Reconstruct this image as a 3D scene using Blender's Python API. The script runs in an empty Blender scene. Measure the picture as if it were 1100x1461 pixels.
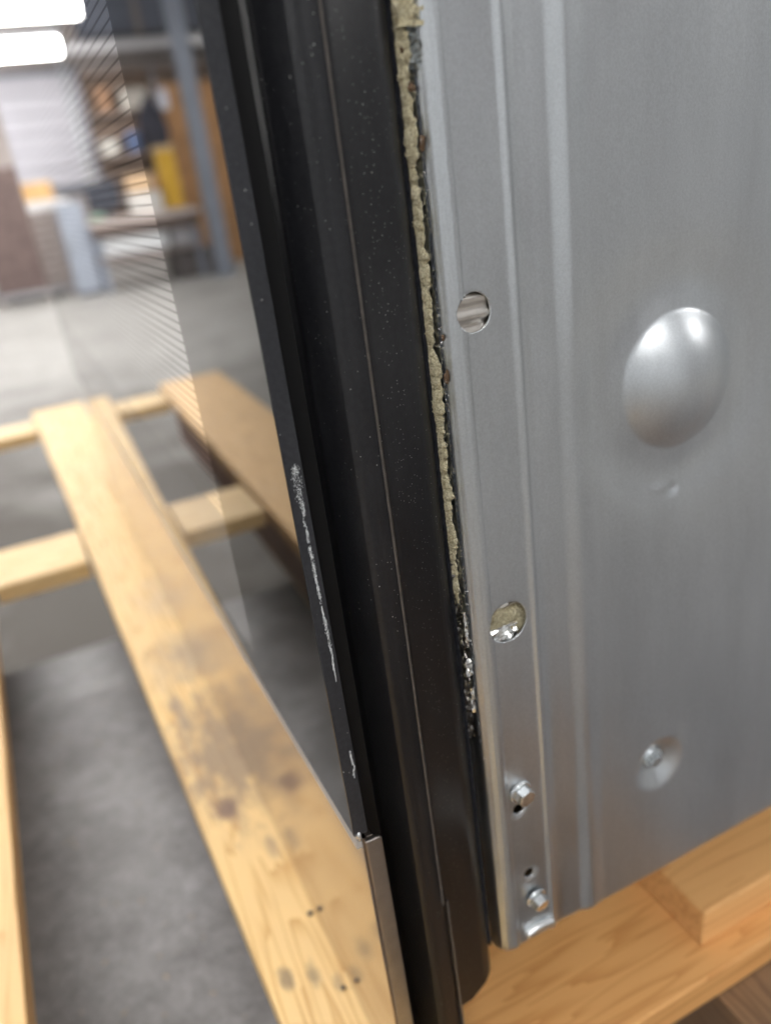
import bpy, bmesh, math, random
from mathutils import Vector, Matrix, noise
random.seed(7)
S = bpy.context.scene
COL = S.collection

# ------------------------------------------------------------------ camera
YAW, PITCH, ROLL = 0.39041, 0.40820, 0.13788
FPX = 1141.9
F = Vector((math.sin(YAW)*math.cos(PITCH), math.cos(YAW)*math.cos(PITCH), -math.sin(PITCH)))
r0 = Vector((math.cos(YAW), -math.sin(YAW), 0)); d0 = F.cross(r0)
RR = math.cos(ROLL)*r0 + math.sin(ROLL)*d0
DD = -math.sin(ROLL)*r0 + math.cos(ROLL)*d0
cam_d = bpy.data.cameras.new('camera'); cam = bpy.data.objects.new('camera', cam_d)
COL.objects.link(cam); S.camera = cam
M = Matrix((( RR.x, -DD.x, -F.x), (RR.y, -DD.y, -F.y), (RR.z, -DD.z, -F.z))).to_4x4()
M.translation = Vector((-0.0500, -0.1752, 0.3166))
cam.matrix_world = M
cam_d.sensor_fit = 'VERTICAL'; cam_d.sensor_height = 8.0
cam_d.lens = 8.0*FPX/1461
cam_d.clip_start = 0.01; cam_d.clip_end = 100
cam_d.dof.use_dof = True
cam_d.dof.focus_distance = 0.212
cam_d.dof.aperture_fstop = cam_d.lens/4.0

# ------------------------------------------------------------------ world, exposure
W = bpy.data.worlds.new('World'); S.world = W; W.use_nodes = True
W.node_tree.nodes['Background'].inputs[0].default_value = (0.75, 0.85, 1, 1)
W.node_tree.nodes['Background'].inputs[1].default_value = 0.05
S.view_settings.view_transform = 'Standard'; S.view_settings.look = 'None'
S.view_settings.exposure = 0.0; S.view_settings.gamma = 1
S.cycles.max_bounces = 8; S.cycles.diffuse_bounces = 4; S.cycles.glossy_bounces = 5
S.cycles.sample_clamp_indirect = 6

# ------------------------------------------------------------------ ceiling lights (the lamps of the room)
LAMP = 24.0

# ------------------------------------------------------------------ material helpers
def mat(name):
    m = bpy.data.materials.new(name); m.use_nodes = True
    nt = m.node_tree
    return m, nt, nt.nodes['Principled BSDF']
def N(nt, t, **kw):
    n = nt.nodes.new(t)
    for k, v in kw.items():
        if hasattr(n, k): setattr(n, k, v)
        else: n.inputs[k.replace('_', ' ')].default_value = v
    return n
def pos(nt, scale=(1,1,1), rot=(0,0,0), loc=(0,0,0)):
    g = N(nt, 'ShaderNodeNewGeometry'); mp = N(nt, 'ShaderNodeMapping')
    mp.inputs['Scale'].default_value = scale; mp.inputs['Rotation'].default_value = rot; mp.inputs['Location'].default_value = loc
    nt.links.new(g.outputs['Position'], mp.inputs[0]); return mp.outputs[0]
def nz(nt, vec, scale, detail=4, rough=.55):
    n = N(nt, 'ShaderNodeTexNoise'); n.inputs['Scale'].default_value = scale
    n.inputs['Detail'].default_value = detail; n.inputs['Roughness'].default_value = rough
    nt.links.new(vec, n.inputs['Vector']); return n.outputs['Fac']
def ramp(nt, fac, stops):
    r = N(nt, 'ShaderNodeValToRGB'); e = r.color_ramp.elements
    while len(e) < len(stops): e.new(.5)
    for i, (p, c) in enumerate(stops):
        e[i].position = p; e[i].color = (*c, 1) if len(c) == 3 else c
    nt.links.new(fac, r.inputs[0]); return r.outputs[0]
def mixc(nt, fac, a, b, mode='MIX'):
    m = N(nt, 'ShaderNodeMix', data_type='RGBA', blend_type=mode)
    for sock, v in ((m.inputs[0], fac), (m.inputs[6], a), (m.inputs[7], b)):
        if isinstance(v, bpy.types.NodeSocket): nt.links.new(v, sock)
        elif isinstance(v, (int, float)): sock.default_value = v
        else: sock.default_value = (*v, 1)
    return m.outputs[2]
def mth(nt, op, a, b=None, c=None):
    m = N(nt, 'ShaderNodeMath', operation=op)
    for i, v in enumerate((a, b, c)):
        if v is None: continue
        if isinstance(v, bpy.types.NodeSocket): nt.links.new(v, m.inputs[i])
        else: m.inputs[i].default_value = v
    return m.outputs[0]
def bump(nt, bs, h, strength, dist):
    b = N(nt, 'ShaderNodeBump'); b.inputs['Strength'].default_value = strength; b.inputs['Distance'].default_value = dist
    nt.links.new(h, b.inputs['Height']); nt.links.new(b.outputs[0], bs.inputs['Normal'])
def simple(name, col, rough=.6, metal=0, var=.12, scale=8, ior=1.5):
    m, nt, b = mat(name)
    f = nz(nt, pos(nt), scale, 5)
    lo = tuple(c*(1-var) for c in col); hi = tuple(min(1, c*(1+var)) for c in col)
    nt.links.new(ramp(nt, f, [(.3, lo), (.7, hi)]), b.inputs['Base Color'])
    b.inputs['Roughness'].default_value = rough; b.inputs['Metallic'].default_value = metal; b.inputs['IOR'].default_value = ior
    return m

def wood(name, base, dark, axis='Y', grey=.0, seed=0., stain=None, light=1.0):
    m, nt, b = mat(name)
    sc = {'Y': (1, .07, 1), 'X': (.07, 1, 1)}[axis]
    p = pos(nt, sc, loc=(seed, seed*1.7, seed*.3))
    w1 = nz(nt, p, 55, 3, .5)
    rings = mth(nt, 'FRACT', mth(nt, 'MULTIPLY', w1, 9))
    fine = nz(nt, pos(nt, {'Y': (1, .02, 1), 'X': (.02, 1, 1)}[axis], loc=(seed, 0, 0)), 900, 3)
    g = mixc(nt, .35, rings, fine)
    c = ramp(nt, g, [(.15, dark), (.45, tuple(x*.93+y*.07 for x, y in zip(base, dark))), (.8, base)])
    big = nz(nt, pos(nt, loc=(seed*3, 0, 0)), 9, 5, .6)
    c = mixc(nt, mth(nt, 'MULTIPLY', ramp(nt, big, [(.45, (0,0,0)), (.7, (1,1,1))]), grey), c, (.30, .26, .22))
    if stain:
        for (cx, cy, rx, ry, col, amt, sharp) in stain:
            v = N(nt, 'ShaderNodeNewGeometry')
            mp = N(nt, 'ShaderNodeMapping'); mp.inputs['Location'].default_value = (-cx/rx, -cy/ry, 0); mp.inputs['Scale'].default_value = (1/rx, 1/ry, 0)
            nt.links.new(v.outputs['Position'], mp.inputs[0])
            ln = N(nt, 'ShaderNodeVectorMath', operation='LENGTH'); nt.links.new(mp.outputs[0], ln.inputs[0])
            nn = nz(nt, pos(nt, (1, .45, 1)), 85, 6, .72)
            d = mth(nt, 'ADD', ln.outputs['Value'], mth(nt, 'MULTIPLY', mth(nt, 'SUBTRACT', nn, .5), 2.4 if sharp < .45 else 1.1))
            msk = ramp(nt, d, [(max(0, sharp-.1), (1,1,1)), (1, (0,0,0))])
            c = mixc(nt, mth(nt, 'MULTIPLY', msk, amt), c, col)
    nt.links.new(c, b.inputs['Base Color'])
    b.inputs['Roughness'].default_value = .55
    bump(nt, b, fine, .35, .0006)
    return m

# galvanised sheet
def galvanised(name, base=(.625, .655, .68), rough=.36):
    m, nt, b = mat(name)
    big = nz(nt, pos(nt, (1, 1, .25)), 26, 5, .6)
    streak = nz(nt, pos(nt, (1, 1, .03)), 420, 4, .6)
    grain = nz(nt, pos(nt), 1500, 2, .6)
    c = ramp(nt, big, [(.3, tuple(x*.83 for x in base)), (.7, tuple(min(1, x*1.10) for x in base))])
    c = mixc(nt, .12, c, ramp(nt, streak, [(.35, tuple(x*.84 for x in base)), (.65, tuple(min(1, x*1.10) for x in base))]))
    c = mixc(nt, .25, c, ramp(nt, grain, [(.3, tuple(x*.7 for x in base)), (.7, tuple(min(1, x*1.15) for x in base))]))
    nt.links.new(c, b.inputs['Base Color']); b.inputs['Metallic'].default_value = 1
    r = mth(nt, 'ADD', mth(nt, 'MULTIPLY', streak, .05), rough-.02)
    smear = nz(nt, pos(nt, (1, 1, .6)), 19, 6, .68)
    r = mth(nt, 'ADD', r, mth(nt, 'MULTIPLY', mth(nt, 'SUBTRACT', smear, .5), .42))
    nt.links.new(r, b.inputs['Roughness'])
    bump(nt, b, mth(nt, 'ADD', grain, mth(nt, 'MULTIPLY', streak, .2)), .12, .0003)
    return m
GALV = galvanised('galvanised_sheet')
ZINC = simple('bright_zinc', (.80, .83, .84), .22, 1, .08, 300)

# black enamel with fine dust specks
def enamel(name, specks, rough=.32, base=.012):
    m, nt, b = mat(name)
    b.inputs['Roughness'].default_value = rough
    p = pos(nt)
    out = (base, base, base*1.08)
    grain = nz(nt, p, 700, 3)
    c = ramp(nt, grain, [(.3, (base*.7, base*.75, base*.95)), (.7, (base*1.3, base*1.35, base*1.6))])
    film = nz(nt, pos(nt, (1, 1, .25)), 38, 6, .7)
    c = mixc(nt, mth(nt, 'MULTIPLY', ramp(nt, film, [(.5, (0,0,0)), (.8, (1,1,1))]), .05), c, (.35, .36, .38))
    b.inputs['Specular IOR Level'].default_value = .42
    if specks > 0:
        v = N(nt, 'ShaderNodeTexVoronoi'); v.inputs['Scale'].default_value = 1250; nt.links.new(p, v.inputs['Vector'])
        sep = N(nt, 'ShaderNodeSeparateColor'); nt.links.new(v.outputs['Color'], sep.inputs[0])
        dens = nz(nt, pos(nt, (1, 1, .6)), 45, 3)
        thr = mth(nt, 'GREATER_THAN', mth(nt, 'ADD', sep.outputs[0], mth(nt, 'MULTIPLY', mth(nt, 'SUBTRACT', dens, .5), .9)), 1-specks)
        size = mth(nt, 'MULTIPLY', mth(nt, 'POWER', sep.outputs[1], 4), .13)
        dot = mth(nt, 'LESS_THAN', v.outputs['Distance'], mth(nt, 'ADD', size, .07))
        c = mixc(nt, mth(nt, 'MULTIPLY', mth(nt, 'MULTIPLY', dot, thr), mth(nt, 'ADD', .25, sep.outputs[2])), c, (.62, .62, .58))
    nt.links.new(c, b.inputs['Base Color'])
    bump(nt, b, nz(nt, p, 1800, 3), .08, .0002)
    return m
ENAM = enamel('black_enamel', .60, .40, .009)
ENAM2 = enamel('black_enamel_rail', .18, .42, .012)
VOID = simple('black_recess', (.004, .004, .005), .5)

# door glass
def door_glass():
    m, nt, b = mat('door_glass')
    g = N(nt, 'ShaderNodeNewGeometry'); s = N(nt, 'ShaderNodeSeparateXYZ'); nt.links.new(g.outputs['Position'], s.inputs[0])
    y, z = s.outputs['Y'], s.outputs['Z']
    inY = mth(nt, 'MULTIPLY', mth(nt, 'GREATER_THAN', y, .0925), mth(nt, 'LESS_THAN', y, .775))
    inZ = mth(nt, 'MULTIPLY', mth(nt, 'GREATER_THAN', z, .2075), mth(nt, 'LESS_THAN', z, .56))
    win = mth(nt, 'MULTIPLY', inY, inZ)
    fr = mth(nt, 'FRACT', mth(nt, 'DIVIDE', z, .0033))
    line = mth(nt, 'LESS_THAN', fr, .22)
    lowz = mth(nt, 'MULTIPLY', inY, mth(nt, 'MULTIPLY', mth(nt, 'GREATER_THAN', z, .150), mth(nt, 'LESS_THAN', z, .2075)))
    clear = mth(nt, 'ADD', mth(nt, 'MULTIPLY', win, mth(nt, 'SUBTRACT', .92, mth(nt, 'MULTIPLY', line, .92))), mth(nt, 'MULTIPLY', lowz, .36))
    low = mth(nt, 'MULTIPLY', inY, .07)
    nt.links.new(clear, b.inputs['Metallic'])
    nt.links.new(mth(nt, 'ADD', 1.62, low), b.inputs['IOR'])
    coat = mixc(nt, clear, (.012, .013, .012), (.66, .66, .66))
    b.inputs['Roughness'].default_value = .0
    # dust
    v = N(nt, 'ShaderNodeTexVoronoi'); v.inputs['Scale'].default_value = 150; nt.links.new(g.outputs['Position'], v.inputs['Vector'])
    sep = N(nt, 'ShaderNodeSeparateColor'); nt.links.new(v.outputs['Color'], sep.inputs[0])
    dot = mth(nt, 'MULTIPLY', mth(nt, 'LESS_THAN', v.outputs['Distance'], .035), mth(nt, 'GREATER_THAN', sep.outputs[0], .75))
    nt.links.new(mixc(nt, dot, coat, (.7, .7, .7)), b.inputs['Base Color'])
    return m
GLASS = door_glass()
GEDGE = enamel('glass_edge', .05, .38, .022)
STEEL = simple('polished_lower_panel', (.43, .365, .315), .11, 1, .03, 30)
FLANGE = simple('panel_flange_steel', (.33, .295, .275), .32, 1, .10, 160)
RIM = simple('bright_rim', (.52, .53, .55), .42, .55, .10, 200)

def foam_mat():
    m, nt, b = mat('insulation_wool')
    a = nz(nt, pos(nt), 330, 6, .7); a2 = nz(nt, pos(nt), 1600, 3, .7)
    c = ramp(nt, a, [(.24, (.26, .18, .08)), (.38, (.64, .55, .32)), (.55, (.80, .72, .48)), (.8, (.92, .88, .70))])
    c = mixc(nt, .55, c, ramp(nt, a2, [(.36, (.22, .16, .07)), (.5, (.66, .59, .38)), (.62, (.90, .86, .68))]))
    nt.links.new(c, b.inputs['Base Color']); b.inputs['Roughness'].default_value = .8
    bump(nt, b, a2, 1, .0015)
    return m
FOAM = foam_mat()
TAR = simple('brown_flake', (.10, .055, .025), .6, 0, .3, 600)

# ------------------------------------------------------------------ mesh helpers
def link(name, bm, m, parent=None, smooth=False, bevel=0, segs=2):
    me = bpy.data.meshes.new(name)
    if parent is not None: bmesh.ops.translate(bm, vec=-parent.location, verts=bm.verts)
    bmesh.ops.recalc_face_normals(bm, faces=bm.faces)
    bm.to_mesh(me); bm.free()
    if smooth:
        for p in me.polygons: p.use_smooth = True
    o = bpy.data.objects.new(name, me); COL.objects.link(o)
    if m: me.materials.append(m)
    if parent is not None: o.parent = parent
    if bevel:
        b = o.modifiers.new('bevel', 'BEVEL'); b.width = bevel; b.segments = segs; b.limit_method = 'ANGLE'
        b.harden_normals = False
    return o
def sub(name, bm, m, part, root, **kw):
    o = link(name, bm, m, root, **kw); o.parent = part; return o
def box(bm, x0, x1, y0, y1, z0, z1):
    vs = [bm.verts.new((x, y, z)) for x in (x0, x1) for y in (y0, y1) for z in (z0, z1)]
    for f in ((0,1,3,2), (4,6,7,5), (0,4,5,1), (2,3,7,6), (0,2,6,4), (1,5,7,3)): bm.faces.new([vs[i] for i in f])
    return vs
def bx(*a): bm = bmesh.new(); box(bm, *a); return bm
def prism(pts, z0, z1):
    """closed (x, y) outline extruded in z"""
    bm = bmesh.new()
    lo = [bm.verts.new((x, y, z0)) for x, y in pts]; hi = [bm.verts.new((x, y, z1)) for x, y in pts]
    n = len(pts)
    for i in range(n): bm.faces.new((lo[i], lo[(i+1) % n], hi[(i+1) % n], hi[i]))
    bm.faces.new(lo[::-1]); bm.faces.new(hi); return bm
def empty(name, loc, label, cat, group=None):
    o = bpy.data.objects.new(name, None); COL.objects.link(o); o.location = loc; o.empty_display_size = .02
    o['label'] = label; o['category'] = cat
    if group: o['group'] = group
    return o
def tag(o, label, cat, group=None):
    o['label'] = label; o['category'] = cat
    if group: o['group'] = group
    return o
def struct(o): o['kind'] = 'structure'; return o
def disc_y(bm, x, y, z, r, depth, seg=16, taper=1.0, phase=0.0):
    """short cylinder whose axis is Y, front face at y"""
    a = []; b = []
    for i in range(seg):
        t = 2*math.pi*i/seg + phase
        a.append(bm.verts.new((x+r*taper*math.cos(t), y, z+r*taper*math.sin(t))))
        b.append(bm.verts.new((x+r*math.cos(t), y+depth, z+r*math.sin(t))))
    for i in range(seg): bm.faces.new((a[i], a[(i+1) % seg], b[(i+1) % seg], b[i]))
    bm.faces.new(a); bm.faces.new(b[::-1])
def board(x0, x1, y0, y1, z0, z1, jitter=.0008, skew=0.0, along='Y'):
    """a plank with slightly uneven, cut edges; skew shifts x along y"""
    bm = bmesh.new(); n = 10
    rings = []
    for i in range(n+1):
        t = i/n
        j = [random.uniform(-jitter, jitter) for _ in range(4)]
        if along == 'Y':
            y = y0+(y1-y0)*t; s = skew*(y-y0)
            rings.append([bm.verts.new((x0+s+j[0], y, z0)), bm.verts.new((x1+s+j[1], y, z0)), bm.verts.new((x1+s+j[1], y, z1+j[3]*.4)), bm.verts.new((x0+s+j[0], y, z1+j[2]*.4))])
        else:
            x = x0+(x1-x0)*t; s = skew*(x-x0)
            rings.append([bm.verts.new((x, y0+s+j[0], z0)), bm.verts.new((x, y1+s+j[1], z0)), bm.verts.new((x, y1+s+j[1], z1+j[3]*.4)), bm.verts.new((x, y0+s+j[0], z1+j[2]*.4))])
    for i in range(n):
        for k in range(4): bm.faces.new((rings[i][k], rings[i][(k+1) % 4], rings[i+1][(k+1) % 4], rings[i+1][k]))
    bm.faces.new(rings[0]); bm.faces.new(rings[-1][::-1])
    return bm

# ------------------------------------------------------------------ the room
FZ = -.68
def floor_mat():
    m, nt, b = mat('polished_concrete')
    a = nz(nt, pos(nt), 1.1, 6, .6); d = nz(nt, pos(nt), 7, 6, .7)
    c = ramp(nt, a, [(.3, (.34, .325, .31)), (.5, (.46, .445, .42)), (.72, (.58, .57, .55))])
    c = mixc(nt, .35, c, ramp(nt, d, [(.35, (.25, .24, .22)), (.65, (.52, .51, .49))]))
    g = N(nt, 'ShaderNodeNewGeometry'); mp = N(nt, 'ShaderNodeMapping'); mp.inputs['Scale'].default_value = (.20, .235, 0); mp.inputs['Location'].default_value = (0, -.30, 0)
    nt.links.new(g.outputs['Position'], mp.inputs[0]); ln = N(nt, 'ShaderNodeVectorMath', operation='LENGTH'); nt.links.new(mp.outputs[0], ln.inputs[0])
    near_shade = mth(nt, 'ADD', ln.outputs['Value'], mth(nt, 'MULTIPLY', mth(nt, 'SUBTRACT', nz(nt, pos(nt), 1.7, 6, .65), .5), 1.1))
    c = mixc(nt, mth(nt, 'MULTIPLY', ramp(nt, near_shade, [(.3, (1,1,1)), (1, (0,0,0))]), .93), c, (.050, .041, .031))  # shade on the floor around the pallet, painted into the base colour
    nt.links.new(c, b.inputs['Base Color'])
    nt.links.new(mth(nt, 'ADD', mth(nt, 'MULTIPLY', d, .3), .48), b.inputs['Roughness']); b.inputs['Specular IOR Level'].default_value = .22
    return m
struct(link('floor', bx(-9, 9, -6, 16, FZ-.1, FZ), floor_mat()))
WALLM = simple('painted_wall', (.42, .37, .35), .8, 0, .15, 1.2)
struct(link('back_wall', bx(-9, 9, 14.3, 14.5, FZ, 4), WALLM))
struct(link('side_wall', bx(-9.2, -9, -6, 14.3, FZ, 4), simple('side_wall_paint', (.55, .56, .58), .8, 0, .1, .8)))
struct(link('far_side_wall', bx(9, 9.2, -6, 14.3, FZ, 4), simple('far_wall_paint', (.60, .60, .60), .8, 0, .1, .8)))
struct(link('near_wall', bx(-9, 9, -6.2, -6, FZ, 4), simple('near_wall_paint', (.66, .68, .70), .8, 0, .1, .8)))
struct(link('ceiling', bx(-9.2, 9.2, -6.2, 14.5, 4, 4.1), simple('ceiling_paint', (.66, .68, .72), .8, 0, .15, .7)))

lampm, nt, b = mat('lamp_diffuser')
b.inputs['Emission Color'].default_value = (1, .98, .955, 1); b.inputs['Emission Strength'].default_value = LAMP
b.inputs['Base Color'].default_value = (.8, .8, .8, 1)
housing = simple('lamp_housing', (.55, .56, .58), .5)
def tube(bm, x0, x1, y, z, r, seg=10):
    a = [bm.verts.new((x0, y+r*math.cos(2*math.pi*i/seg), z+r*math.sin(2*math.pi*i/seg))) for i in range(seg)]
    c = [bm.verts.new((x1, y+r*math.cos(2*math.pi*i/seg), z+r*math.sin(2*math.pi*i/seg))) for i in range(seg)]
    for i in range(seg): bm.faces.new((a[i], a[(i+1) % seg], c[(i+1) % seg], c[i]))
    bm.faces.new(a[::-1]); bm.faces.new(c)
first = None
for cx in (-.45, -4.6, 3.8):
    for k in range(7):
        y = 11.82 - 2.25*k
        if cx == -.45 and k in (3, 4, 5, 6): pass
        if first is None:
            t = empty('ceiling_light', (cx, y, 2.3), 'bright white strip light, the lower of the two reflected at the upper left', 'ceiling light', 'strip lights hung in rows')
            link('housing', bx(cx-.98, cx+.98, y-.12, y+.12, 2.24, 2.32), housing, t)
            bm = bmesh.new(); tube(bm, cx-.95, cx+.95, y, 2.14, .10, 12)
            link('lamp_tube', bm, lampm, t, smooth=False); first = t
        else:
            t = first.copy(); COL.objects.link(t); t.location = (cx, y, 2.3)
            for ch in list(first.children):
                c = ch.copy(); COL.objects.link(c); c.parent = t
            t['label'] = 'bright white strip light, the upper of the two reflected at the upper left' if (cx == -.45 and k == 1) else 'strip light of the overhead rows, outside the picture'

# background furniture (reflected in the glass: real x is negative)
def single(name, bm, m, label, cat, **kw): return tag(link(name, bm, m, **kw), label, cat)
# big steel post
pm = simple('post_paint', (.30, .33, .40), .5, 0, .08, 6)
t = empty('steel_post', (-2.42, 9.81, FZ), 'blue grey steel post standing beside the cardboard, reflected near the glass edge', 'post')
link('column', prism([(-2.51, 9.75), (-2.33, 9.75), (-2.33, 9.77), (-2.41, 9.77), (-2.41, 9.86), (-2.33, 9.86), (-2.33, 9.88), (-2.51, 9.88), (-2.51, 9.86), (-2.43, 9.86), (-2.43, 9.77), (-2.51, 9.77)], FZ+.02, 3.95), pm, t)
link('base_plate', bx(-2.56, -2.28, 9.70, 9.93, FZ, FZ+.02), pm, t)
# roller door in back wall
rd = empty('roller_door', (-1.1, 14.2, .9), 'pale lilac white roller door panel under the strip lights', 'door')
dm = simple('roller_white', (.66, .65, .71), .6, 0, .05, 2)
for i in range(6):
    z0 = .62+i*.255
    link('door_slat', bx(-1.78, -.30, 14.14, 14.2, z0, z0+.245), dm, rd, bevel=.01)
link('door_frame', bx(-1.86, -.22, 14.21, 14.29, .5, 2.22), simple('door_frame_paint', (.25, .27, .32), .6), rd)
# post 2, small cabinet
t = empty('cabinet', (-.86, 10.26, FZ), 'blue grey upright cabinet at the end of the bench', 'cabinet')
link('body', bx(-1.02, -.74, 10.2, 10.6, FZ+.05, .36), simple('cabinet_paint', (.40, .44, .52), .45, 0, .05, 4), t, bevel=.01)
link('plinth', bx(-1.0, -.76, 10.23, 10.6, FZ, FZ+.05), simple('plinth_paint', (.15, .16, .18), .6), t)
link('handle', bx(-.80, -.785, 10.17, 10.2, -.2, 0), ZINC, t)
# slatted crates (direct view and mirrored)
cm = simple('brown_crate', (.17, .12, .11), .7, 0, .3, 12)
cm2 = simple('grey_crate', (.33, .28, .26), .7, 0, .25, 12)
def crate(x0, x1, y0, y1, z0, z1, m, label, rows):
    t = empty('slatted_crate', ((x0+x1)/2, (y0+y1)/2, z0), label, 'crate', 'slatted crates by the bench')
    h = (z1-z0)/rows
    for i in range(rows): link('slat', bx(x0, x1, y0, y0+.025, z0+i*h+.006, z0+(i+1)*h-.012), m, t)
    for x in (x0+.02, (x0+x1)/2, x1-.06): link('upright', bx(x, x+.05, y0-.02, y0-.002, z0, z1), m, t)
    link('crate_body', bx(x0+.01, x1-.01, y0+.03, y1, z0, z1-.02), cm, t)
crate(-.12, .46, 10.7, 11.3, FZ+.12, .82, cm, 'dark brown slatted crate standing at the left edge of the picture', 12)
crate(-.74, -.20, 10.7, 11.3, FZ+.12, .30, cm2, 'grey brown slatted crate beside the blue grey cabinet', 9)
t = empty('crate_skid', (-.1, 10.9, FZ), 'low grey skid under the slatted crates', 'skid')
link('deck', bx(-.80, .50, 10.6, 11.4, FZ+.08, FZ+.115), simple('skid_grey', (.42, .42, .44), .7), t)
for x in (-.75, -.15, .40): link('runner', bx(x, x+.09, 10.62, 11.38, FZ, FZ+.078), cm2, t)
# bin bags / orange parcel on the crate
t = empty('carton', (-.55, 10.8, .30), 'orange brown carton lying open in white wrap on the crate', 'carton')
link('carton_body', bx(-.80, -.42, 10.75, 11.1, .42, .62), simple('orange_card', (.75, .46, .20), .7, 0, .2, 8), t, bevel=.01)
link('wrap', bx(-.95, -.30, 10.72, 11.15, .302, .418), simple('white_wrap', (.82, .80, .80), .6, 0, .1, 9), t, bevel=.03)
# workbench
t = empty('workbench', (-1.7, 10.3, FZ), 'long workbench with pale top, loaded with boxes', 'workbench')
link('bench_top', bx(-2.32, -1.03, 10.04, 10.9, .06, .12), simple('bench_pale', (.72, .62, .58), .6, 0, .1, 4), t)
link('apron', bx(-2.30, -1.05, 10.08, 10.12, -.06, .058), simple('bench_brown', (.17, .12, .10), .7, 0, .2, 6), t)
for x in (-2.28, -1.12):
    for y in (10.14, 10.80): link('leg', bx(x, x+.07, y, y+.07, FZ, .058), pm, t)
link('lower_shelf', bx(-2.28, -1.06, 10.12, 10.85, -.33, -.29), cm2, t)
single('storage_box', bx(-1.92, -1.12, 10.2, 10.7, -.288, -.07), simple('box_white', (.86, .88, .90), .5, 0, .05, 4), 'white storage box on the lower shelf of the workbench', 'box', bevel=.03)
single('storage_box', bx(-2.27, -1.97, 10.2, 10.7, -.288, -.09), simple('box_grey', (.55, .54, .57), .5, 0, .08, 4), 'grey storage box at the shelf end beside the steel post', 'box', bevel=.03)
t = empty('monitor', (-1.3, 10.5, .12), 'dark screen standing on the workbench', 'monitor')
link('screen', bx(-1.50, -1.12, 10.46, 10.50, .22, .52), simple('screen_dark', (.035, .04, .06), .35), t, bevel=.01)
link('stand', bx(-1.34, -1.28, 10.47, 10.51, .13, .22), simple('stand_dark', (.03, .03, .04), .4), t)
link('foot', bx(-1.42, -1.20, 10.42, 10.6, .12, .13), simple('foot_dark', (.03, .03, .04), .4), t)
single('pale_parcel', bx(-1.98, -1.62, 10.4, 10.8, .122, .36), simple('parcel_white', (.80, .78, .74), .6, 0, .15, 7), 'pale parcel on the workbench beside the dark screen', 'parcel', bevel=.02)
single('flat_carton', bx(-1.95, -1.64, 10.45, 10.8, .362, .56), simple('parcel_orange', (.70, .48, .28), .6, 0, .2, 7), 'tan carton lying on the pale parcel', 'carton', bevel=.02)
single('machine_base', bx(-2.47, -1.95, 10.26, 10.8, FZ, -.36), simple('machine_dark', (.14, .12, .12), .6, 0, .3, 6), 'dark machine base under the end of the workbench', 'machine', bevel=.03)
# yellow bin, coats, cardboard
t = empty('yellow_bin', (-2.2, 10.93, .12), 'yellow bin standing on the workbench end', 'bin')
link('bin_body', prism([(-2.33, 10.85), (-2.11, 10.85), (-2.11, 11.1), (-2.33, 11.1)], .125, .80), simple('bin_yellow', (.80, .48, .04), .5, 0, .1, 6), t, bevel=.03)
link('bin_lid', bx(-2.35, -2.09, 10.83, 11.12, .80, .86), simple('bin_lid_tan', (.75, .55, .32), .5, 0, .1, 6), t, bevel=.02)
t = empty('hanging_coat', (-2.25, 11.38, 1.4), 'dark coat hanging above the yellow bin', 'coat')
bm = bmesh.new(); bmesh.ops.create_icosphere(bm, subdivisions=3, radius=1)
for v in bm.verts:
    n = noise.noise(v.co*2.3)*.22
    v.co = Vector((-2.25+v.co.x*(.15+n*.1)*(1.2-.3*v.co.z), 11.38+v.co.y*.1, 1.13+v.co.z*.33))
link('coat_cloth', bm, simple('coat_dark', (.045, .045, .065), .9, 0, .3, 9), t, smooth=True)
bm = bmesh.new(); tube(bm, -2.33, -2.17, 11.38, 1.47, .012); link('hanger', bm, ZINC, t)
t = empty('cardboard_stack', (-2.85, 11.6, FZ), 'tall orange brown cardboard sheets leaning behind the steel post', 'cardboard')
cb = simple('cardboard', (.50, .27, .12), .8, 0, .25, 5)
for i in range(4): link('sheet', bx(-3.55+i*.04, -2.45-i*.02, 11.55+i*.06, 11.58+i*.06, FZ, 1.45+.08*(i % 3)), cb, t)
single('white_roll', bx(-2.44, -2.34, 11.0, 11.12, 1.26, 1.50), simple('roll_white', (.72, .72, .80), .6), 'white roll hanging near the dark coat', 'roll', bevel=.03)
t = empty('wall_shelf', (-2.6, 13.9, 1.0), 'brown shelving against the far wall', 'shelf')
sm_ = simple('shelf_brown', (.24, .17, .13), .8, 0, .3, 5)
link('back_board', bx(-4.2, -1.75, 14.2, 14.29, .0, 2.1), sm_, t)
for z in (.3, .9, 1.5, 2.05): link('shelf_board', bx(-4.2, -1.75, 13.8, 14.19, z, z+.05), simple('shelf_edge%d' % int(z*10), (.34, .26, .22), .8, 0, .2, 5), t)
for x in (-4.2, -2.9, -1.79): link('shelf_side', bx(x, x+.04, 13.78, 13.8, .0, 2.1), pm, t)
t = empty('steel_beam', (-2.3, 12.49, 2.2), 'grey horizontal steel beam crossing above the bench', 'beam')
link('web', bx(-6, -1.54, 12.49, 12.51, 2.16, 2.26), simple('beam_grey', (.55, .54, .55), .6), t)
link('flange', bx(-6, -1.54, 12.43, 12.57, 2.26, 2.275), simple('beam_grey_b', (.42, .42, .44), .6), t)
link('flange', bx(-6, -1.54, 12.43, 12.57, 2.145, 2.16), simple('beam_grey_c', (.5, .5, .52), .6), t)
t = empty('duct', (-3.0, 13.3, 2.7), 'dark blue grey duct high on the far wall', 'duct')
link('duct_body', bx(-4.6, -1.9, 13.2, 13.8, 2.45, 2.95), simple('duct_dark', (.07, .08, .11), .5), t, bevel=.04)
link('duct_collar', bx(-2.75, -2.68, 13.17, 13.83, 2.42, 2.98), simple('duct_collar', (.20, .16, .14), .5), t)

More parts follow.
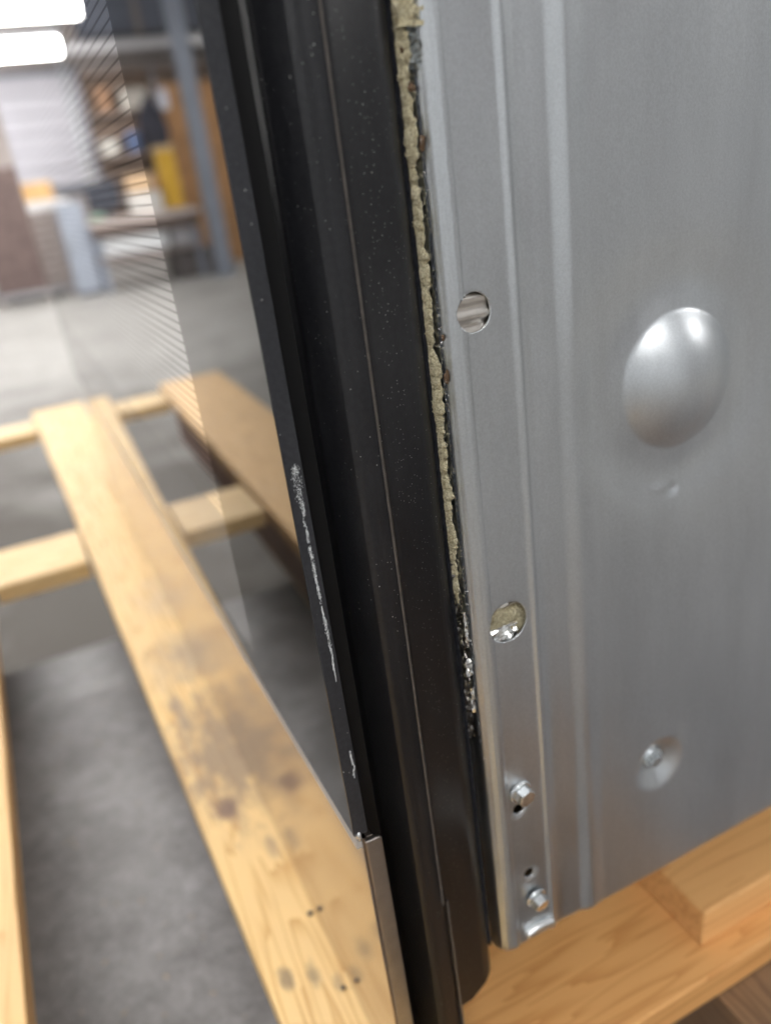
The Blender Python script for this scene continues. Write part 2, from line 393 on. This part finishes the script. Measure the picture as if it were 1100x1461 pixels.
cl = [(-2.9, 13.85, .35, .3, .25, .28, (.45, .16, .12)), (-2.5, 13.85, .35, .25, .25, .2, (.75, .72, .66)), (-3.0, 13.85, .95, .35, .3, .35, (.50, .34, .20)), (-2.5, 13.85, .95, .2, .2, .3, (.12, .18, .35)),
      (-2.15, 13.85, .95, .25, .2, .22, (.80, .78, .72)), (-2.75, 13.85, 1.55, .4, .25, .28, (.62, .58, .52)), (-2.2, 13.85, 1.55, .2, .25, .35, (.40, .22, .12)), (-1.95, 13.85, .35, .12, .2, .3, (.10, .10, .12))]
lb = ['red brown box, lowest board of the far shelving', 'small cream box beside the red brown one on the far shelving', 'tan carton, middle board of the far shelving', 'dark blue tin beside the tan carton on the far shelving',
      'off white box at the end of the middle shelf board', 'pale grey box, upper board of the far shelving', 'brown upright box, upper board of the far shelving', 'narrow black box, lowest board of the far shelving']
for (x_, y_, z_, w_, d_, h_, c_), l_ in zip(cl, lb):
    single('box', bx(x_, x_+w_, y_, y_+d_, z_+.001, z_+h_), simple('shelf_box', c_, .6, 0, .2, 6), l_, 'box', bevel=.015)
t = empty('conduit', (-1.95, 14.2, 1), 'thin pale conduit running down the far wall', 'conduit')
for x_ in (-1.70, -1.64): link('pipe', bx(x_, x_+.03, 14.1, 14.13, -.6, 3.6), ZINC, t)
single('rag', bx(-1.24, -1.08, 10.15, 10.35, .122, .19), simple('rag_green', (.16, .30, .22), .9), 'small green rag on the bench edge under the dark screen', 'rag', bevel=.03)

t = empty('added_rack', (4.0, -5.2, FZ), 'unseen brown rack added behind the camera to darken reflections in the sheet metal', 'rack')  # rack added out of view to give the side panel a dark reflection
rb = simple('added_rack_brown', (.13, .075, .065), .8, 0, .3, 3)
for z_ in (-.3, .4, 1.1, 1.8): link('added_rack_shelf', bx(3.3, 4.5, -5.6, -5.0, z_, z_+.05), rb, t)
for x_ in (3.3, 4.44): link('added_rack_post', bx(x_, x_+.06, -5.06, -5.0, FZ, 2.2), rb, t)
link('added_rack_back', bx(3.3, 4.5, -5.65, -5.6, FZ, 2.2), rb, t)
t = empty('added_pale_door', (6.2, -5.9, FZ), 'unseen pale door added behind the camera to brighten reflections in the sheet metal', 'door')  # unseen bright leaf, added so the sheet metal has something pale to reflect
link('added_door_leaf', bx(4.9, 7.6, -5.98, -5.90, FZ, 2.8), simple('added_pale_leaf', (.85, .88, .90), .6), t)
link('door_rail_bar', bx(4.8, 7.7, -5.98, -5.86, 2.8, 2.9), pm, t)

# lift table that carries the pallet
t = empty('lift_table', (0, 0, FZ), 'grey lift table under the pallet, its far edge crossing at the left', 'lift table')
def table_mat():
    m, nt, b = mat('lift_table_top')
    a = nz(nt, pos(nt), 7, 6, .65); d = nz(nt, pos(nt), 300, 3, .6)
    c = ramp(nt, a, [(.3, (.085, .076, .07)), (.5, (.16, .148, .145)), (.7, (.29, .28, .29))])
    e_ = nz(nt, pos(nt), 34, 6, .75)
    c = mixc(nt, .45, c, ramp(nt, e_, [(.38, (.06, .05, .045)), (.62, (.30, .285, .28))]))
    nt.links.new(mixc(nt, .25, c, ramp(nt, d, [(.3, (.04,)*3), (.7, (.34,)*3)])), b.inputs['Base Color'])
    b.inputs['Roughness'].default_value = .42
    return m
link('table_top', bx(-.55, .9, -.5, .675, -.158, -.131), table_mat(), t, bevel=.003)
fm = simple('lift_frame_paint', (.05, .05, .06), .5)
for x in (-.45, .75):
    link('scissor_arm', bx(x, x+.06, -.4, .58, -.42, -.36), fm, t)
    link('support_leg', bx(x, x+.06, -.42, -.36, FZ, -.16), fm, t)
    link('support_leg', bx(x, x+.06, .54, .60, FZ, -.16), fm, t)

bm = bmesh.new()
for i in range(140):        # saw dust and wood chips fallen on the table
    x, y = random.uniform(-.13, -.0), random.uniform(-.2, .66); s_ = random.uniform(.0006, .0028); a = random.uniform(0, 6.28)
    q = [bm.verts.new((x+s_*k*math.cos(a+w), y+s_*k*math.sin(a+w), -.1308+h)) for w, k, h in ((0, 1, 0), (1.9, .4, .0006), (3.1, 1.1, .0002), (4.6, .4, .0008))]
    bm.faces.new(q)
o = link('wood_chips', bm, simple('chip_wood', (.30, .23, .15), .8, 0, .4, 300)); o['kind'] = 'stuff'; o['label'] = 'scatter of pale wood chips on the grey lift table'; o['category'] = 'wood chips'
# ------------------------------------------------------------------ pallet
P = empty('pallet', (.0, .4, -.13), 'pale pine pallet with stained boards carrying the oven', 'pallet')
pine = (.72, .49, .21); pdark = (.50, .28, .08)
stains = [(-.008, .240, .040, .085, (.20, .145, .10), .80, .36), (.0, .36, .034, .05, (.28, .22, .16), .65, .3),
          (-.0195, .191, .0075, .013, (.15, .085, .06), .85, .5), (-.006, .150, .004, .012, (.24, .17, .11), .5, .5), (-.024, .30, .006, .03, (.2, .15, .11), .7, .4), (.004, .47, .035, .05, (.42, .33, .24), .45, .3),
          (-.0230, .0755, .0042, .0085, (.22, .16, .09), .85, .42), (-.0125, .0700, .0042, .0100, (.24, .18, .10), .8, .40), (-.004, .062, .003, .006, (.30, .22, .12), .65, .4)]
MAIN = wood('pine_main', pine, pdark, 'Y', .15, .31, stains)
bm = board(-.0210, .0185, -.30, 1.318, -.018, 0, .0006, -.0282)
for v in bm.verts:
    if v.co.x > .0185-.0282*(v.co.y+.3)-.01: v.co.x += .0282*(v.co.y+.3)
link('deck_board', bm, MAIN, P, bevel=.0012)
PINE_Y = wood('pine_side', (.76, .48, .21), (.56, .33, .12), 'Y', .12, 1.7)
link('deck_board', board(-.235, -.122, -.10, 1.32, -.018, 0, .0008, -.026), PINE_Y, P, bevel=.0012)
PINE_X = wood('pine_cross', (.74, .52, .25), (.56, .34, .12), 'X', .1, 2.9)
def seg(x0, x1, y0, y1, z0=-.0185, z1=-.0005): link('cross_board', board(x0, x1, y0, y1, z0, z1, .0006, 0, 'X'), PINE_X, P, bevel=.001)
seg(-.136, -.050, .597, .690); seg(.041, .60, .597, .690)
seg(-.150, -.066, 1.172, 1.252); seg(.025, .60, 1.172, 1.252)
seg(-.42, -.236, .597, .690)
PINE_R = wood('pine_red', (.34, .17, .11), (.20, .09, .05), 'Y', .2, 4.1)
PINE_T = wood('pine_tan', (.56, .40, .22), (.40, .26, .12), 'Y', .2, 5.3)
link('stringer', board(-.196, -.160, .55, 1.31, -.108, -.019, .0005, -.02), PINE_R, P)
link('stringer', board(-.008, .030, .60, 1.31, -.108, -.019, .0005, -.02), PINE_R, P)
link('bottom_board', board(-.225, -.164, .55, 1.31, -.129, -.109, .0005, -.03), PINE_T, P)
# nails
NAIL = simple('dark_nail', (.05, .055, .07), .4, 1)
def nail(x, y, r=.0016):
    bm = bmesh.new(); bmesh.ops.create_cone(bm, cap_ends=True, segments=12, radius1=r, radius2=r*.8, depth=.0006)
    bmesh.ops.translate(bm, verts=bm.verts, vec=(x, y, .0006)); link('nail', bm, NAIL, P)
nail(-.0024, .1004, .0014); nail(-.0032, .0580, .0011); nail(.0008, .62, .002); nail(-.03, .63, .002)
# right part of pallet: warm boards under the side panel
WARM = wood('warm_board', (.80, .42, .15), (.64, .29, .085), 'X', .0, 7.7)
WARM2 = wood('warm_block', (.80, .44, .17), (.64, .30, .10), 'X', .0, 9.1)
link('cross_board', board(.0200, .60, -.0145, .105, -.016, -.0008, .0004, 0, 'X'), WARM, P, bevel=.0012)
bm = bmesh.new()
vs = box(bm, .1358, .40, -.0030, .09, -.0004, .0150)
for v in bm.verts:
    if v.co.z > .01 and v.co.x < .2: v.co.x += .0035
    if v.co.z > .01 and v.co.y < 0: v.co.y += .0020
link('block', bm, WARM2, P, bevel=.001)
link('stringer', board(.134, .174, -.30, .58, -.108, -.0165, .0004, 0), wood('warm_stringer', (.24, .14, .07), (.15, .08, .04), 'Y', .1, 3.3), P)

# ------------------------------------------------------------------ the oven
O = empty('oven', (.30, .43, .0), 'black and galvanised steel oven with glass door, seen at its front corner', 'oven')
YF = .86
# body behind the visible sheets
link('carcass', bx(.0475, .60, .0135, .85, .052, .80), simple('carcass_steel', (.09, .09, .09), .5, 1), O)
link('top_panel', bx(.0, .60, .0, .86, .801, .815), GALV, O)
# glass pane
gl = link('glass_pane', bx(-.0022, .0024, .0, YF, .1358, .62), GLASS, O, bevel=.0004)
gl.data.materials.append(GEDGE)
for p in gl.data.polygons:
    if abs(p.normal.x) < .5: p.material_index = 1
# recess + door body
link('door_liner', prism([(.0026, .016), (.0026, .85), (.0135, .85), (.0135, .010), (.0110, .014), (.0070, .016)], .02, .62), VOID, O)
# rail: rounded sheet from the recess to the crisp edge, notched near the bottom
def rail_profile(n=14):
    pts = []
    for i in range(n+1):
        t = i/n
        pts.append((.0112 + .0046*math.sin(t*math.pi/2), .0004 + .0085*(1-math.sin(math.pi/2*t))**1.1))
    pts += [(.0178, -.0001), (.0187, .0002), (.0200, .0000), (.0228, -.0002)]
    return pts
rp = rail_profile()
link('door_rail', prism(rp + [(.0234, .0001), (.0236, .0010), (.0236, .016), (.0105, .016)], -.012, .62), ENAM2, O, smooth=False)
bm = prism([(.0238, .0012), (.0246, .0004), (.0252, .0012), (.0252, .006), (.0238, .006)], -.012, .0925)
link('rail_return', bm, ENAM2, O)
# front frame: flat speckled face rounding into the gap
fp = [(.0237, .0030), (.0237, .0009), (.0240, .0005)]
for i in range(12):
    x = .0244 + .0106*i/11; fp.append((x, .0004 + .00025*math.sin(i/11*math.pi)))
for i in range(1, 9):
    a = i/8*math.pi/2; fp.append((.0350+.0051*math.sin(a), .0004+.0051*(1-math.cos(a))))
fp += [(.0401, .012), (.0239, .012)]
fr = link('front_frame', prism(fp, .040, .62), ENAM, O)
for o_ in (fr, bpy.data.objects['door_rail']):
    for p in o_.data.polygons:
        p.use_smooth = abs(p.normal.z) < .5
# round the lower outer corner of the frame
for v in fr.data.vertices:
    z = v.co.z
    if z < .05: v.co.z += max(0, (v.co.x+O.location.x-.0300))*.9 if v.co.x+O.location.x > .03 else 0
EDGE = simple('enamel_edge_highlight', (.085, .074, .066), .30, 0, .35, 260)  # lighter enamel paints the highlight along the rail's crisp edge
link('rail_edge_highlight', prism([(.0228, -.0003), (.0231, -.0006), (.0235, -.0003), (.0236, .0008), (.0228, .0004)], .0925, .62), EDGE, O)
link('rail_edge_highlight', prism([(.0246, .0002), (.0249, -.0001), (.0253, .0002), (.0253, .0012), (.0246, .0012)], -.012, .0925), EDGE, O)
# fine bead beside the gap
bm = prism([(.0399, .0040), (.0404, .0028), (.0409, .0032), (.0409, .0060), (.0399, .0060)], .058, .60)
link('frame_bead', bm, enamel('frame_bead_enamel', .0, .22, .03), O)

# lower stainless panel with its folded side flange and bright top rim
link('lower_panel', bx(.0000, .0040, .0004, .80, .0006, .1335), STEEL, O, bevel=.0003)
bm = prism([(-.0018, .0005), (.0003, .0005), (.0003, .80), (-.0018, .80)], .1302, .1356)
link('panel_rim', bm, RIM, O, bevel=.0004, segs=3)
bm = bmesh.new()
out = [(.0006, -.03), (.0006, .1335)]
for i in range(7):
    a = i/6*math.pi/2; out.append((.0044+.0016*math.sin(a), .1319+.0016*math.cos(a)))
out += [(.0060, -.03)]
f_ = [bm.verts.new((x, -.0014, z)) for x, z in out]; b_ = [bm.verts.new((x, .0003, z)) for x, z in out]
for i in range(len(out)): bm.faces.new((f_[i], f_[(i+1) % len(out)], b_[(i+1) % len(out)], b_[i]))
bm.faces.new(f_); bm.faces.new(b_[::-1])
link('side_flange', bm, FLANGE, O, bevel=.0005, segs=3)
bm = bmesh.new(); bmesh.ops.create_icosphere(bm, subdivisions=2, radius=.0011)
for v in bm.verts: v.co = Vector((-.0006+v.co.x*.8, .0003+v.co.y*.8, .1352+v.co.z*1.7))
link('corner_chip', bm, ZINC, O, smooth=True)
# hinge roller in the dark recess
bm = bmesh.new()
n1, n2 = 24, 8
ring = []
for i in range(n1):
    a = i/n1*2*math.pi; rr_ = []
    for j in range(n2):
        c_ = j/n2*2*math.pi; R_ = .0085+.0009*math.cos(c_)
        rr_.append(bm.verts.new((.0068+.0009*math.sin(c_)+.0028*math.cos(a), .0125+R_*math.cos(a)*.55, .0865+R_*math.sin(a))))
    ring.append(rr_)
for i in range(n1):
    for j in range(n2): bm.faces.new((ring[i][j], ring[(i+1) % n1][j], ring[(i+1) % n1][(j+1) % n2], ring[i][(j+1) % n2]))
link('hinge_roller', bm, simple('hinge_dark', (.03, .035, .045), .25, 0), O, smooth=True)

# scratches: chips of white along the glass edge
CHIP = simple('chipped_edge', (.72, .76, .78), .7, 0, .35, 900)
def scratch(pts, seed):
    """pts: (x, z, halfwidth); a scatter of tiny chipped slivers along the path"""
    rnd = random.Random(seed); bm = bmesh.new()
    L_ = sum(math.hypot(b[0]-a[0], b[1]-a[1]) for a, b in zip(pts, pts[1:]))
    for i in range(int(L_*30000)):
        t = rnd.random()*(len(pts)-1); k = min(int(t), len(pts)-2); u = t-k
        x, z, w = [pts[k][q]*(1-u)+pts[k+1][q]*u for q in range(3)]
        if noise.noise(Vector((z*420, seed, 1))) < -.22 and rnd.random() < .85: continue
        x += rnd.gauss(0, w*.75)+noise.noise(Vector((z*300, seed, 3)))*.0002; h = rnd.uniform(.0001, .0007); hw = rnd.uniform(.00003, .00012); sl = rnd.uniform(-.2, .05)
        a = [(x-hw, z), (x+hw*.3+sl*h*.3, z+h*.4), (x+sl*h, z+h), (x-hw*.8+sl*h*.5, z+h*.6)]
        f = [bm.verts.new((px, -.00005-rnd.random()*.00006, pz)) for px, pz in a]
        c = bm.verts.new((x, .0002, z+h*.5))
        bm.faces.new(f)
        for q in range(4): bm.faces.new((f[q], f[(q+1) % 4], c))
    return link('scratch', bm, CHIP, O)
scratch([(.0004, .2540, .0004), (.0003, .2510, .0009), (.0004, .2450, .0006), (.0007, .2400, .0002)], 1)
scratch([(.0004, .2400, .0002), (.0006, .2280, .00032), (.0008, .2150, .0002)], 2)
scratch([(.0008, .2140, .0001), (.0010, .2080, .00035), (.0012, .2000, .00022), (.0010, .1905, .0001)], 3)
scratch([(.0012, .1665, .00012), (.0014, .1630, .00022), (.0016, .1600, .00012)], 4)
scratch([(.0020, .1612, .00012), (.0013, .1590, .0003), (.0013, .1568, .0001)], 5)

# insulation in the gap
bm = bmesh.new()
z0, z1 = .172, .60; dz = .0004; nz_ = int((.37-z0)/dz); nx_ = 14
rows = []
zlist = [z0+i*dz for i in range(nz_)] + [.37+i*.004 for i in range(int((z1-.37)/.004))]
for z in zlist:
    row = []
    fade = min(1, max(0, (z-z0)/.045))
    wide = .0006*max(0, (z-.325)/.02)
    for j in range(nx_+1):
        u = j/nx_
        x = .0402 + (.0035*min(1, .62+max(0, (z-.18)/.08)*.38)+min(wide, .0012)+noise.noise(Vector((z*130, 3, 7)))*.0010+noise.noise(Vector((z*420, 5, 7)))*.0005)*u + (.0008*max(0, 1-(z-.172)/.06) if z < .232 else 0)
        bulge = math.sin(math.pi*min(1, max(0, u)))
        n = noise.fractal(Vector((x*500, z*500, 2)), 1, 2, 5)
        n2 = noise.noise(Vector((x*150, z*130, 8)))
        y = .0044 - .0034*bulge*fade + n*.0016 + n2*.0016 + noise.noise(Vector((x*1400, z*1400, 4)))*.0005 + (1-fade)*.002
        row.append(bm.verts.new((x, y, z)))
    rows.append(row)
for i in range(len(rows)-1):
    for j in range(nx_): bm.faces.new((rows[i][j], rows[i][j+1], rows[i+1][j+1], rows[i+1][j]))
link('insulation', bm, FOAM, O, smooth=True)
link('insulation_core', bx(.0403, .0455, .0095, .0130, .16, .60), FOAM, O)
bm = bmesh.new()
for i in range(700):
    z = random.uniform(.165, .40); c = Vector((random.uniform(.0406, .0436), .0012+random.uniform(-.0002, .0012), z))
    d = Vector((random.gauss(0, 1), random.gauss(-.25, .4), random.gauss(0, 1))).normalized(); L_ = random.uniform(.0005, .0016)
    k = Vector((random.gauss(0, .3), -.2, random.gauss(0, .3)))*L_*.5; w_ = Vector((d.z, 0, -d.x))*.000035
    p0, p1, p2 = c, c+d*L_*.5+k, c+d*L_
    a = [bm.verts.new(q) for q in (p0-w_, p0+w_, p1+w_, p1-w_, p2)]
    bm.faces.new(a[:4]); bm.faces.new((a[3], a[2], a[4]))
o = link('wool_fibres', bm, simple('wool_fibre', (.72, .66, .46), .7), O); o['kind'] = 'stuff'
# torn sheet edge along the insulation
bm = bmesh.new(); prev = None; z = .150
while z < .40:
    w = noise.fractal(Vector((z*900, 5, 1)), 1, 2, 4)*.0004 + noise.noise(Vector((z*160, 9, 1)))*.0004
    xl = .0437 + w + (.0003 if z > .3 else 0)
    a = bm.verts.new((xl, .0022+w*.6, z)); c = bm.verts.new((xl+.0009, .0030, z)); d = bm.verts.new((xl+.0016, .0058, z))
    if prev:
        bm.faces.new((prev[0], a, c, prev[1])); bm.faces.new((prev[1], c, d, prev[2]))
    prev = (a, c, d); z += .0004
link('torn_edge', bm, simple('torn_edge_metal', (.10, .105, .12), .35, 1, .3, 900), O)
# bright burrs on that edge: too small and many to count
bm = bmesh.new()
for i in range(300):
    z = random.choice([random.uniform(.16, .36), random.gauss(.19, .02), random.gauss(.3155, .004), random.gauss(.262, .005), random.gauss(.277, .004), random.uniform(.14, .21)])
    if not .135 < z < .38: continue
    w = noise.fractal(Vector((z*900, 5, 1)), 1, 2, 4)*.0004 + noise.noise(Vector((z*160, 9, 1)))*.0004
    c = Vector((.0438+w+random.gauss(0, .00022), .0012+random.uniform(-.0004, .0006), z)); s = random.uniform(.00006, .00022)
    vs = [bm.verts.new(c+Vector([random.uniform(-s, s) for _ in range(3)])*1.4) for _ in range(4)]
    for f in ((0,1,2), (0,1,3), (0,2,3), (1,2,3)): bm.faces.new([vs[k] for k in f])
o = link('metal_burrs', bm, simple('burr_bright', (.9, .9, .88), .25, 1), O); o['kind'] = 'stuff'
# brown flakes and crumpled foil
def flake(x, z, w, h, m, y=.0014, name='glue_flake', seed=0):
    rnd = random.Random(seed); bm = bmesh.new(); c = bm.verts.new((x-w*.2, y-.0003, z)); rim = []
    n = 9
    for i in range(n):
        a = i/n*2*math.pi; k = rnd.uniform(.75, 1.15)
        rim.append(bm.verts.new((x+w*.5*math.cos(a)*k, y+rnd.uniform(0, .0004), z+h*.5*math.sin(a)*k)))
    bk = bm.verts.new((x, y+.0012, z))
    for i in range(n): bm.faces.new((c, rim[i], rim[(i+1) % n])); bm.faces.new((bk, rim[(i+1) % n], rim[i]))
    link(name, bm, m, O)
flake(.0442, .3195, .0019, .0038, TAR, seed=1); flake(.0428, .3310, .0022, .0020, TAR, seed=2); flake(.0425, .3245, .0020, .0014, TAR, .0012, seed=3)
flake(.0445, .2750, .0010, .0020, TAR, seed=4); flake(.0446, .2650, .0017, .0040, TAR, seed=5); flake(.0416, .3385, .0014, .0020, TAR, seed=6)
FOIL = simple('foil', (.80, .80, .78), .2, 1, .2, 400)
FOILD = simple('foil_dull', (.16, .15, .14), .35, 1, .4, 500)
def crumple(x0, x1, z0, z1, y, m, seed, amp=.0009, name='foil_scrap', nx=8, nzz=20):
    bm = bmesh.new(); g = []
    for i in range(nzz+1):
        r_ = []
        for j in range(nx+1):
            u = j/nx; v = i/nzz
            x = x0+(x1-x0)*u + noise.noise(Vector((seed, v*7, u*2)))*.0006; z = z0+(z1-z0)*v
            r_.append(bm.verts.new((x, y+noise.noise(Vector((u*4.1+seed, v*nzz*.6, seed)))*amp*1.6, z)))
        g.append(r_)
    for i in range(nzz):
        for j in range(nx): bm.faces.new((g[i][j], g[i][j+1], g[i+1][j+1], g[i+1][j]))
    return link(name, bm, m, O)
crumple(.0408, .0430, .150, .212, .0034, FOILD, 3, .0012, nzz=60)
crumple(.0414, .0434, .1740, .1795, .0016, FOIL, 5, .0012, nzz=6, nx=4)
crumple(.0424, .0434, .184, .196, .0018, FOIL, 6, .0006, nzz=10, nx=3)
crumple(.0425, .0436, .160, .169, .0022, FOIL, 8, .0006, nzz=8, nx=3)
crumple(.0428, .0462, .3345, .347, .0016, simple('foil_grey', (.34, .36, .36), .45, 1, .2, 300), 9, .0014)
crumple(.0405, .0470, .3425, .365, .0006, FOAM, 11, .0012, name='insulation_tuft')

# side panel height field, pressed beads, dome, dimple, punched holes
HOLES = [(.0532, .2798, .0050), (.0562, .1882, .0066), (.0550, .1160, .0020), (.0572, .0856, .0019)]
def lerp_profile(x, P_):
    for (a, ya), (b_, yb) in zip(P_, P_[1:]):
        if x <= b_:
            t = (x-a)/(b_-a) if b_ > a else 0; t = t*t*(3-2*t); return ya+(yb-ya)*t
    return P_[-1][1]
PROF = [(.0440, .0085), (.0442, .0045), (.0450, .0022), (.0465, .0006), (.0480, .0001), (.0492, -.0002), (.0502, -.0002), (.0511, .0004),
        (.0640, .0004), (.0657, -.0003), (.0676, .0007), (.0700, .0010), (.0775, .0007), (.0832, -.0007), (.0895, .0), (.70, .0)]
def hgt(x, z):
    y = lerp_profile(x, PROF)
    r = math.hypot(x-.1212, z-.2472)/.0208
    if r < 1: y -= .0080*(1-r*r)**1.15
    y += .0017*math.exp(-((r*.0208-.0290)/.0085)**2)
    d = math.hypot((x-.1150)/2.6, (z-.2140)+(x-.115)*.12)/.0013
    if d < 3: y -= .00035*math.exp(-d*d) - .0008*math.exp(-((x-.1200)**2+(z-.2122)**2)/.0018**2)
    r = math.hypot(x-.1140, z-.1068)/.0118
    if r < 1: y += .0042*(.5+.5*math.cos(math.pi*r))**.8
    if x > .088:
        k = min(1, (x-.088)/.02)
        y += k*(.0016*noise.noise(Vector((x*12, z*5.5, 1))) + .00012*noise.noise(Vector((x*50, z*36, 4))))
    for hx, hz, hr in HOLES[2:]:
        q = math.hypot(x-hx, z-hz)
        if q < .0042: y += .0009*(.5+.5*math.cos(math.pi*q/.0042))
    if z < .0560: q = (.0560-z)/.006; y += .006*(1-math.sqrt(max(0, 1-min(1, q)**2)))
    return y
xs = [.0440, .0441, .0443, .0446, .0450]
x = .0454
while x < .0636: xs.append(x); x += .00032
while x < .0900: xs.append(x); x += .0005
while x < .1500: xs.append(x); x += .0007
while x < .2000: xs.append(x); x += .0015
while x < .60: xs.append(x); x += .012
zs = [.0500]; z = .0500
while z < .60:
    near = any(abs(z-h[1]) < h[2]+.0012 for h in HOLES)
    z += .00032 if near else (.0007 if z < .29 else (.0015 if z < .4 else .012)); zs.append(z)
bm = bmesh.new(); G = []
for z in zs:
    row = []
    for x in xs:
        X, Z = x, z
        for hx, hz, hr in HOLES:
            r = math.hypot(x-hx, z-hz)
            if abs(r-hr) < .00024: X = hx+(x-hx)*hr/r; Z = hz+(z-hz)*hr/r
        row.append(bm.verts.new((X, hgt(X, Z), Z)))
    G.append(row)
for i in range(len(zs)-1):
    zc = (zs[i]+zs[i+1])/2
    for j in range(len(xs)-1):
        q = (G[i][j], G[i][j+1], G[i+1][j+1], G[i+1][j])
        cx = sum(v.co.x for v in q)/4; cz = sum(v.co.z for v in q)/4
        if any(math.hypot(cx-h[0], cz-h[1]) < h[2]-.00002 for h in HOLES): continue
        bm.faces.new(q)
sp = link('side_panel', bm, GALV, O, smooth=True)
so = sp.modifiers.new('thickness', 'SOLIDIFY'); so.thickness = .0007; so.offset = -1 if sp.data.polygons[0].normal.y < 0 else 1
# what shows through the punched holes
LIN = simple('warm_liner_metal', (.74, .70, .64), .28, 1, .15, 160)
bm = bmesh.new(); prev = None
for i in range(61):
    z = .262+.036*i/60
    y = .0011 + .0004*math.sin((z-.2798)*1500) + 8*(z-.2785)**2
    a = bm.verts.new((.0465, y, z)); c = bm.verts.new((.064, y+.0006, z))
    if prev: bm.faces.new((prev[0], prev[1], c, a))
    prev = (a, c)
link('inner_liner', bm, LIN, O, smooth=True)
bm = bmesh.new(); g = []
for i in range(31):
    r_ = []
    for j in range(25):
        x = .0475+.017*j/24; z = .174+.027*i/30
        n = noise.fractal(Vector((x*260, z*260, 3)), 1, 2, 4)
        r_.append(bm.verts.new((x, .0030+n*.0014, z)))
    g.append(r_)
for i in range(30):
    for j in range(24): bm.faces.new((g[i][j], g[i][j+1], g[i+1][j+1], g[i+1][j]))
link('insulation_lump', bm, FOAM, O, smooth=True)
crumple(.0490, .0600, .1790, .1865, .0018, FOIL, 21, .0011, nx=10, nzz=10)
crumple(.0500, .0620, .1925, .1965, .0022, LIN, 22, .0008, nx=8, nzz=6)

# screws
def screw(x, y, z, r, name='screw', tilt=0.0, hexh=True):
    bm = bmesh.new()
    disc_y(bm, 0, -.0006, 0, r*1.28, .0008, 24, .93)               # washer
    if hexh:
        disc_y(bm, 0, -.0036, 0, r, .0030, 6, .94, .3)
        disc_y(bm, 0, -.0042, 0, r*.72, .0006, 12, .8)
    o = link(name, bm, ZINC, O, bevel=.0002)
    o.location = Vector((x, y, z))-O.location; o.rotation_euler = (tilt, 0, .15)
    return o
def place(o, p): o.location = Vector(p)-O.location
bpy.context.view_layer.update()
def hex_screw(x, y, z, r, tilt=0, rz=.1):
    bm = bmesh.new()
    disc_y(bm, 0, -.0006, 0, r*1.30, .0010, 24, .93)
    disc_y(bm, 0, -.0038, 0, r, .0031, 6, .95, .3)
    me = bpy.data.meshes.new('screw'); bmesh.ops.recalc_face_normals(bm, faces=bm.faces); bm.to_mesh(me); bm.free(); me.materials.append(ZINC)
    o = bpy.data.objects.new('screw', me); COL.objects.link(o); o.parent = O; place(o, (x, y, z)); o.rotation_euler = (tilt, 0, rz)
    b_ = o.modifiers.new('bevel', 'BEVEL'); b_.width = .00025; b_.segments = 2
hex_screw(.0560, .0002, .1232, .0034, .1)
hex_screw(.0588, .0000, .0735, .0032, .25)
bm = bmesh.new()
for k in range(12):        # serrated pan head in the dimple
    a = 2*math.pi*k/12
    disc_y(bm, .0030*math.cos(a), -.0017, .0030*math.sin(a), .0008, .0012, 6, .7)
disc_y(bm, 0, -.0008, 0, .0046, .0010, 24, .95)
disc_y(bm, 0, -.0026, 0, .0026, .0022, 6, .92)
me = bpy.data.meshes.new('screw'); bmesh.ops.recalc_face_normals(bm, faces=bm.faces); bm.to_mesh(me); bm.free(); me.materials.append(ZINC)
o = bpy.data.objects.new('screw', me); COL.objects.link(o); o.parent = O; place(o, (.1134, .0024, .1080)); o.rotation_euler = (.15, 0, 0)
# folded tab at the foot of the panel
bm = bmesh.new(); prev = None
for i in range(15):
    t_ = i/14; x = .0535+.0115*t_; z = .0585+.0010*math.sin(t_*3.1)
    ring = []
    for k in range(8):
        a = 2*math.pi*k/8; ring.append(bm.verts.new((x, -.0004+.0016*math.cos(a), z+.0015*math.sin(a))))
    if prev:
        for k in range(8): bm.faces.new((prev[k], prev[(k+1) % 8], ring[(k+1) % 8], ring[k]))
    else: bm.faces.new(ring[::-1])
    prev = ring
bm.faces.new(prev)
link('folded_tab', bm, simple('tab_zinc', (.78, .80, .80), .35, 1, .05, 200), O, smooth=True)
